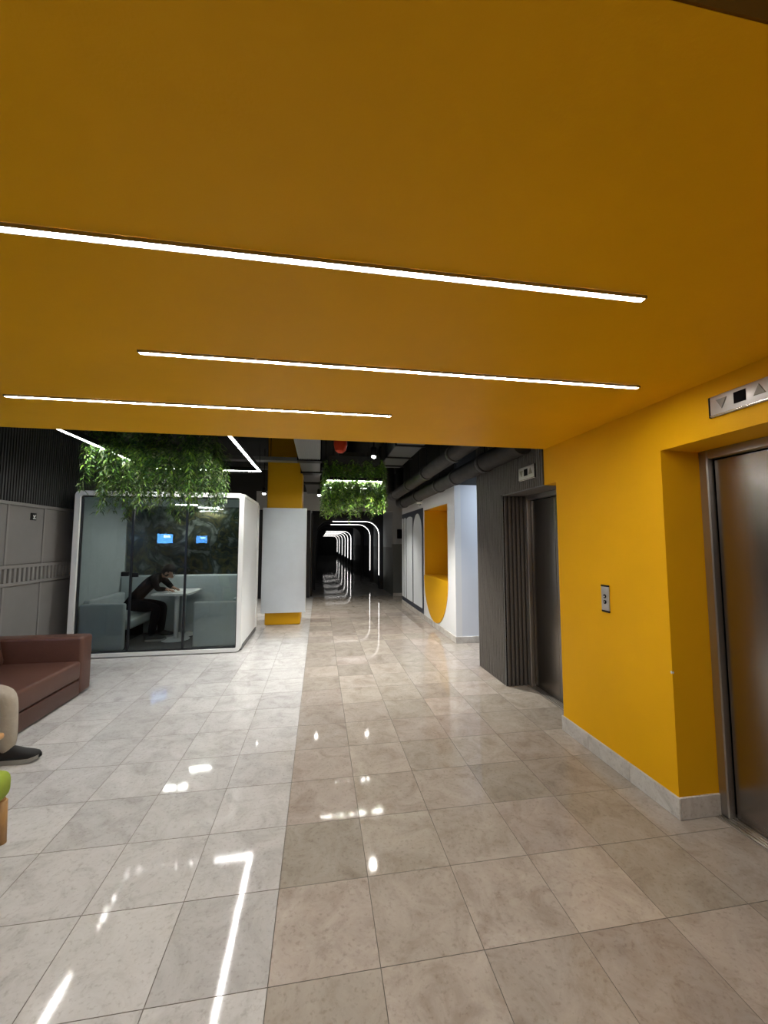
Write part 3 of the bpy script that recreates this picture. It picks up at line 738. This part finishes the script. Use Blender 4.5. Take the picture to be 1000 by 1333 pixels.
# person on the sofa, cut by the left edge
J_floor = 0.0
person('person', 'person in beige trousers and black shoes sitting on the brown sofa', dict(
    hip=(-2.72, 3.20, .475), chest=(-2.86, 3.20, .84), neck=(-2.88, 3.20, 1.02), head=(-2.82, 3.20, 1.17), side=(0, 1, 0), fwd=(.97, 0, -.22), up=(.22, 0, .97),
    elL=(-2.72, 3.45, .66), wrL=(-2.47, 3.34, .61), pdL=(1, -.1, -.1), elR=(-2.74, 2.96, .66), wrR=(-2.50, 3.06, .61), pdR=(1, .1, -.1),
    knL=(-2.185, 3.31, .475), anL=(-2.165, 3.31, .10), knR=(-2.33, 3.10, .475), anR=(-2.46, 3.10, .10), calf=.064, cuff=.058), ['skin', 'shirt', 'trousers'], (-2.7, 3.2, 0))

# ================================================================== SOFA
t = thing('leather_sofa', (-2.9, 3.7, 0), 'brown leather sofa with square arms against the grey panelled wall', 'sofa')
sx0, sx1 = -3.46, -2.38
MB().rbox(sx0, sx1, 2.32, 4.57, .012, .165, .012, 2).obj('sofa_base', 'leather_dark', t)
MB().rbox(sx0, sx1-.003, 4.58, 4.775, .012, .585, .030, 3).obj('armrest', 'leather', t)
MB().rbox(sx0, sx1-.003, 2.11, 2.305, .012, .585, .030, 3).obj('armrest', 'leather', t)
MB().rbox(sx0, sx0+.22, 2.32, 4.57, .16, .62, .03, 3).obj('back_frame', 'leather_dark', t)
for y0, y1 in ((2.32, 3.44), (3.45, 4.57)):
    MB().rbox(sx0+.24, sx1+.005, y0, y1, .170, .352, .030, 3).obj('seat_cushion', 'leather', t)
    m = MB(); m.rbox(-.12, .12, y0+.015, y1-.015, 0, .44, .05, 4)
    m.v = [(-3.15+p[0]-p[2]*.22, p[1], .345+p[2]) for p in m.v]
    m.obj('back_cushion', 'leather', t)
# ================================================================== GREEN LOUNGE CHAIR
t = thing('lounge_chair', (-1.9, 2.15, 0), 'low wooden armchair with bright green cushion at the left edge', 'chair')
for y in (1.88, 2.455):
    m = MB(); m.tube([(-1.60, y, .0), (-1.615, y, .21)], .024, 10, rads=[.019, .026]); m.obj('leg', 'wood', t)
    m = MB(); m.tube([(-2.20, y, .0), (-2.14, y, .52)], .024, 10, rads=[.019, .024]); m.obj('leg', 'wood', t)
    m = MB(); m.tube([(-1.645, y, .20), (-1.70, y, .52)], .022, 10, rads=[.024, .019]); m.obj('arm_post', 'wood', t)
    MB().rbox(-2.20, -1.638, y-.022, y+.030, .512, .545, .012, 3).obj('armrest', 'wood', t)
    MB().rbox(-2.16, -1.60, y-.016, y+.016, .185, .225, .008, 2).obj('side_rail', 'wood', t)
for x in (-1.66, -2.12): MB().rbox(x-.016, x+.016, 1.895, 2.44, .185, .225, .008, 2).obj('cross_rail', 'wood', t)
MB().rbox(-2.16, -1.565, 1.895, 2.475, .227, .375, .055, 4).obj('seat_cushion', 'green_fabric', t)
m = MB(); m.rbox(-.06, .06, 1.92, 2.42, 0, .42, .045, 4); m.v = [(-2.13+p[0]-p[2]*.25, p[1], .38+p[2]) for p in m.v]; m.obj('back_cushion', 'green_fabric', t)

# ================================================================== HANGING LIGHT LOOPS
def bar(m, p, q, r): m.tube([p, q], r, 4)
def light_loop(x0, x1, y0, y1, z, label, em='loop_emit'):
    t = thing('pendant_light_loop', ((x0+x1)/2, (y0+y1)/2, z), label, 'pendant light', 'rectangular light loops round the plants')
    for a in ((x0, y0, x1, y0), (x0, y1, x1, y1), (x0, y0, x0, y1), (x1, y0, x1, y1)):
        hw = .015
        X0, X1, Y0, Y1 = min(a[0], a[2])-hw, max(a[0], a[2])+hw, min(a[1], a[3])-hw, max(a[1], a[3])+hw
        MB().box(X0, X1, Y0, Y1, z-.004, z+.004).obj('light_bar', em, t)
        m = MB(); c = .005     # channel housing: the lamp shines downwards only
        m.box(X0-c, X1+c, Y0-c, Y1+c, z+.0045, z+.05)
        if abs(a[0]-a[2]) > .1:
            m.box(X0-c, X1+c, Y0-c, Y0-.0005, z-.004, z+.0045); m.box(X0-c, X1+c, Y1+.0005, Y1+c, z-.004, z+.0045)
        else:
            m.box(X0-c, X0-.0005, Y0-c, Y1+c, z-.004, z+.0045); m.box(X1+.0005, X1+c, Y0-c, Y1+c, z-.004, z+.0045)
        m.obj('housing', 'black', t)
    for x in (x0, x1):
        for y in (y0, y1): MB().tube([(x, y, z+.05), (x, y, ZC)], .003, 5).obj('cable', 'black', t)
light_loop(-2.29, -.845, 3.75, 5.72, 2.55, 'large bright rectangular light loop above the meeting booth front')
light_loop(.09, .98, 6.29, 7.12, 2.535, 'smaller bright rectangular light loop around the far plants', 'loop_emit_small')
# added strips behind the camera, lighting the near area and the steel doors
for k, (x0, x1, y) in enumerate(((-2.2, 1.2, -1.0), (-1.6, 1.6, -2.3))):
    t = thing('added_strip_light', ((x0+x1)/2, y, 2.7), '%s added hanging strip light behind the viewer, lighting the near area' % ('nearer', 'farther')[k], 'strip light')
    MB().box(x0, x1, y-.025, y+.025, 2.674, 2.68).obj('diffuser', 'added_back_emit', t)
    MB().box(x0-.01, x1+.01, y-.03, y+.03, 2.6805, 2.73).obj('housing', 'black', t)
    for x in (x0+.2, x1-.2): MB().tube([(x, y, 2.73), (x, y, ZC)], .003, 5).obj('cable', 'black', t)
# lamp added in the passage to give the white wall its cool light
t = thing('added_passage_lamp', (3.3, 5.42, 2.7), 'added square cool white lamp in the side passage, lighting the white wall', 'ceiling lamp')
MB().box(2.85, 3.75, 5.12, 5.72, 2.70, 2.71).obj('diffuser', 'added_pass_emit', t)
MB().box(2.83, 3.77, 5.10, 5.74, 2.7105, 2.78).obj('housing', 'black', t)
for x in (2.9, 3.7): MB().tube([(x, 5.42, 2.78), (x, 5.42, ZC)], .004, 5).obj('cable', 'black', t)
# spots
def spot(x, y, z, tilt, label, watt):
    t = thing('ceiling_spotlight', (x, y, z), label, 'spotlight', 'small ceiling spotlights')
    MB().lathe([(.030, .012), (.045, .012), (.045, .13), (.030, .15)], (x, y, z), 16).obj('housing', 'black', t)
    MB().ell((x, y, z+.008), (.034, .034, .026), 14, 8).obj('lamp_lens', 'spot_emit', t)
    MB().tube([(x, y, z+.15), (x, y, ZC)], .008, 6).obj('stem', 'black', t)
    ld = bpy.data.lights.new('spot_lamp', 'SPOT'); ld.energy = watt; ld.spot_size = R(110); ld.spot_blend = .8; ld.shadow_soft_size = .04; ld.color = (1, .95, .86)
    lo = bpy.data.objects.new('spot_lamp', ld); col.objects.link(lo); lo.parent = t; lo.location = (0, 0, -.03)
spot(.76, 5.6, 2.78, 0, 'small bright ceiling spotlight above the far hanging plants', P_SPOT*3.4)
spot(-.02, 8.97, 2.60, 0, 'small bright ceiling spotlight right of the orange yellow column', P_SPOT)
spot(-1.21, 8.88, 2.60, 0, 'small bright ceiling spotlight left of the orange yellow column', P_SPOT)
spot(1.07, 8.9, 2.60, 0, 'ceiling spotlight hidden behind the far hanging plants', P_SPOT)
spot(-2.42, 9.1, 2.60, 0, 'ceiling spotlight hidden behind the meeting booth', P_SPOT)

# ================================================================== HANGING PLANTS
rnd = random.Random(7)
def vine_mesh(L, nl, ll, lw, spread, mi_w, seed):
    r = random.Random(seed); m = MB()
    pts = [Vector((0, 0, 0))]; sway = Vector((r.uniform(-1, 1), r.uniform(-1, 1), 0))*.03
    n = 9
    for i in range(1, n+1):
        q = i/n; out = Vector((cos(seed*2.4), sin(seed*2.4), 0))*spread*(sin(min(1, q*1.6)*pi/2))*.35
        pts.append(out+sway*q+Vector((r.uniform(-.008, .008), r.uniform(-.008, .008), -L*q+.05*sin(q*pi)*(spread > .1))))
    m.tube(pts, .0022, 3, mi=4, cap=False)
    for k in range(nl):
        q = (k+r.random())/nl; q = q**.9
        i = min(n-1, int(q*n)); f = q*n-i; p = pts[i].lerp(pts[i+1], f)
        a = r.uniform(0, 2*pi); dr = r.uniform(.15, 1.0)
        d = Vector((cos(a), sin(a), -dr*1.1+.15)).normalized()
        l = ll*r.uniform(.6, 1.35); wd = lw*r.uniform(.7, 1.3)
        s = d.cross(Vector((r.uniform(-.3, .3), r.uniform(-.3, .3), 1))).normalized(); u = s.cross(d)
        mid = p+d*l*.5+u*l*.06; tip = p+d*l-u*l*.10-Vector((0, 0, l*.15))
        m.add([p, mid+s*wd, tip, mid-s*wd, mid-u*wd*.3], [(0, 1, 4), (1, 2, 4), (2, 3, 4), (3, 0, 4)], r.choices(range(4), mi_w)[0])
    return m.mesh('vine', ['leaf_a', 'leaf_b', 'leaf_c', 'leaf_pale', 'stem'])
def planter(name, x0, x1, y0, y1, z, label, variants, count, zj, seed):
    t = thing(name, ((x0+x1)/2, (y0+y1)/2, z), label, 'hanging plants', 'hanging planters')
    MB().rbox(x0+.06, x1-.06, y0+.06, y1-.06, z, z+.16, .01, 1).obj('planter_tray', 'tray', t)
    for x in (x0+.15, x1-.15):
        for y in (y0+.12, y1-.12): MB().tube([(x, y, z+.16), (x, y, ZC)], .004, 5).obj('hanger_wire', 'black', t)
    r = random.Random(seed)
    for k in range(count):
        if k % 3: # perimeter weighted
            e = r.random()
            if e < .38: x, y = r.uniform(x0, x1), y0+r.uniform(0, .12)
            elif e < .56: x, y = x0+r.uniform(0, .1), r.uniform(y0, y1)
            elif e < .74: x, y = x1-r.uniform(0, .1), r.uniform(y0, y1)
            else: x, y = r.uniform(x0, x1), y1-r.uniform(0, .12)
        else: x, y = r.uniform(x0, x1), r.uniform(y0, y1)
        o = inst('vine', r.choice(variants), t, (x, y, z+r.uniform(0, .12)), r.uniform(0, 6.28))
        s = r.uniform(*zj); o.scale = (1, 1, s)
v1 = [vine_mesh(.72+.12*(k % 3), 110, .085, .0080, .16, (5, 2, 6, 1.5), 11+k) for k in range(9)]
v1 += [vine_mesh(.62, 95, .05, .014, .10, (3, 2, 6, 1), 61+k) for k in range(3)]
v2 = [vine_mesh(.80+.06*(k % 3), 120, .060, .0120, .10, (5, 5, 2, 2), 31+k) for k in range(8)]
planter('hanging_planter', -2.36, -1.22, 4.42, 5.52, 2.72, 'wide bushy hanging plants in front of the meeting booth roof', v1, 125, (.72, 1.0), 3)
planter('hanging_planter', .06, 1.02, 6.22, 7.18, 2.78, 'tall hanging plants above the walkway near the corridor', v2, 120, (.78, .98), 5)

# ================================================================== CEILING SERVICES
def duct(name, sections, z0, z1, matn, label):
    t = thing(name, ((sections[0][0]+sections[0][1])/2, sections[0][2], z0), label, 'duct')
    return t
t = thing('air_duct', (-.16, 7, 2.9), 'ribbed pale grey air duct beside the orange yellow column', 'duct')
dz = 2.92
for k, (a, b) in enumerate(((4.2, 6.55), (6.75, 7.75), (7.95, 9.1), (9.3, 11.3))):
    MB().rbox(-.36, .0, a, b, dz, dz+.35, .008, 1).obj('duct_section', 'duct_pale' if k == 0 else 'duct_grey', t)
    if k < 3: MB().box(-.38, .02, b, b+.2, dz-.03, dz+.37).obj('flange', 'black', t)
for k in range(12):
    x = -.35+k*.0295; MB().box(x, x+.015, 4.2, 6.55, dz-.012, dz).obj('duct_rib', 'duct_pale', t)
def pipe(path, r, label, mt='duct_dark', collars=()):
    t = thing('ceiling_pipe', path[0], label, 'pipe', 'dark pipes along the right wall')
    MB().tube(path, r, 14).obj('pipe_run', mt, t)
    for y in collars:
        for i in range(len(path)-1):
            a, b = Vector(path[i]), Vector(path[i+1])
            if min(a.y, b.y) <= y < max(a.y, b.y) and abs(b.y-a.y) > .3:
                q = (y-a.y)/(b.y-a.y); p = a.lerp(b, q); d = (b-a).normalized()
                MB().tube([p-d*.04, p+d*.04], r*1.13, 14).obj('collar', mt, t)
                MB().tube([p+Vector((0, 0, r)), (p.x, p.y, ZC)], .006, 5).obj('hanger_rod', 'black', t)
def bend(p, q, rr=.25): return [p, q]
pipe([(1.93, 3.5, 2.50), (1.93, 9.2, 2.46), (1.93, 9.42, 2.49), (1.93, 9.5, 2.62), (1.93, 9.5, ZC)], .105, 'lower thick dark pipe just above the white niche wall', collars=(4.4, 5.4, 6.2, 7.6, 8.9))
pipe([(1.66, 3.5, 2.68), (1.66, 8.9, 2.60), (1.66, 9.15, 2.64), (1.66, 9.25, 2.78), (1.66, 9.25, ZC)], .10, 'upper thick dark pipe beside the lower one', collars=(4.7, 6.0, 7.2, 8.6))
pipe([(1.30, 3.5, 3.46), (1.30, 11.2, 3.45)], .07, 'thin dark pipe high under the black ceiling', collars=(5, 8))
for k, (x0, x1, y0, y1, z0, z1, lb) in enumerate((
    (1.1, 1.52, 5.0, 7.4, 2.98, 3.3, 'wide flat grey duct under the black ceiling right of the red fitting'),
    (.35, .85, 7.6, 11.2, 2.95, 3.3, 'dark flat duct above the far hanging plants'),
    (-3.2, -1.3, 7.9, 8.3, 2.95, 3.2, 'dark flat duct crossing behind the meeting booth'))):
    t = thing('flat_duct', ((x0+x1)/2, (y0+y1)/2, z0), lb, 'duct')
    MB().rbox(x0, x1, y0, y1, z0, z1, .01, 1).obj('duct_body', 'duct_dark' if k else 'duct_grey', t)
    for q in (.25, .6, .9):
        MB().tube([(x0+.06, y0+(y1-y0)*q-.03, z1), (x0+.06, y0+(y1-y0)*q-.03, ZC)], .006, 5).obj('hanger_rod', 'black', t)
        if k < 2: MB().box(x0-.02, x1+.02, y0+(y1-y0)*q, y0+(y1-y0)*q+.05, z0-.02, z1+.02).obj('flange', 'black', t)
for k, (y, z, x0, x1, lb) in enumerate(((7.55, 3.06, -3.3, -.42, 'grey cable tray crossing in front of the orange yellow column'), (5.9, 3.33, .1, 2.0, 'cable tray crossing above the spotlight'), (9.9, 3.33, -3.3, 2.0, 'cable tray crossing near the far beam'))):
    t = thing('cable_tray', ((x0+x1)/2, y, z), lb, 'cable tray', 'cable trays under the ceiling')
    MB().box(x0, x1, y-.10, y+.10, z, z+.012).obj('tray_base', 'duct_grey', t)
    for s in (-.1, .094): MB().box(x0, x1, y+s, y+s+.006, z+.012, z+.07).obj('tray_side', 'duct_grey', t)
    for x in (x0+.5, x1-.5): MB().tube([(x, y, z+.012), (x, y, ZC)], .006, 5).obj('hanger_rod', 'black', t)
t = thing('red_fire_fitting', (.25, 5.0, 2.69), 'red orange fire pipe fitting hanging under the black ceiling', 'pipe fitting')
MB().lathe([(.035, 0), (.07, .03), (.085, .10), (.085, .32)], (.25, 5.0, 2.69), 18).obj('cup', 'red_paint', t)
MB().tube([(.25, 5.0, 3.01), (.25, 5.0, ZC)], .04, 10).obj('riser', 'red_paint', t)
t = thing('dome_camera', (1.98, 7.95, 2.36), 'small white dome camera below the dark pipes', 'camera')
MB().lathe([(.045, .0), (.06, .02), (.06, .05)], (2.03, 7.95, 2.345), 16).obj('mount', 'pod_white', t)
MB().ell((2.03, 7.95, 2.345), (.044, .044, .044), 14, 8).obj('dome', 'dome_grey', t)
MB().box(2.06, XN-.0005, 7.93, 7.97, 2.36, 2.39).obj('bracket', 'pod_white', t)

# ================================================================== ADDED SCREEN OUT OF VIEW (makes the blue reflections in the booth glass)
for k, (x, y, z, wd, hh, rz, lb) in enumerate(((-3.25, 2.95, 1.63, .30, .20, -35, 'small blue lit screen added out of view near the sofa for the booth glass reflections'),)):
    t = thing('wall_screen', (x, y, z), lb, 'screen'); t.rotation_euler = (0, 0, R(rz))
    def loc(mb): return mb
    for nm, mb, mt in (('casing', MB().rbox(-wd/2-.012, wd/2+.012, -.03, 0, -hh/2-.012, hh/2+.012, .005, 1), 'black'),
                   ('screen', MB().box(-wd/2, wd/2, .0002, .003, -hh/2, hh/2), 'added_screen_blue'),
                   ('screen_text', MB().box(-wd*.1, wd*.35, .0032, .004, hh*.1, hh*.35), 'added_screen_white')):
        o = bpy.data.objects.new(nm, mb.mesh(nm, mt)); col.objects.link(o); o.parent = t
    o = bpy.data.objects.new('arm', MB().tube([(0, -.03, 0), (-.22 if k == 0 else -.26, -.10, 0)], .015, 8).mesh('arm', 'black')); col.objects.link(o); o.parent = t
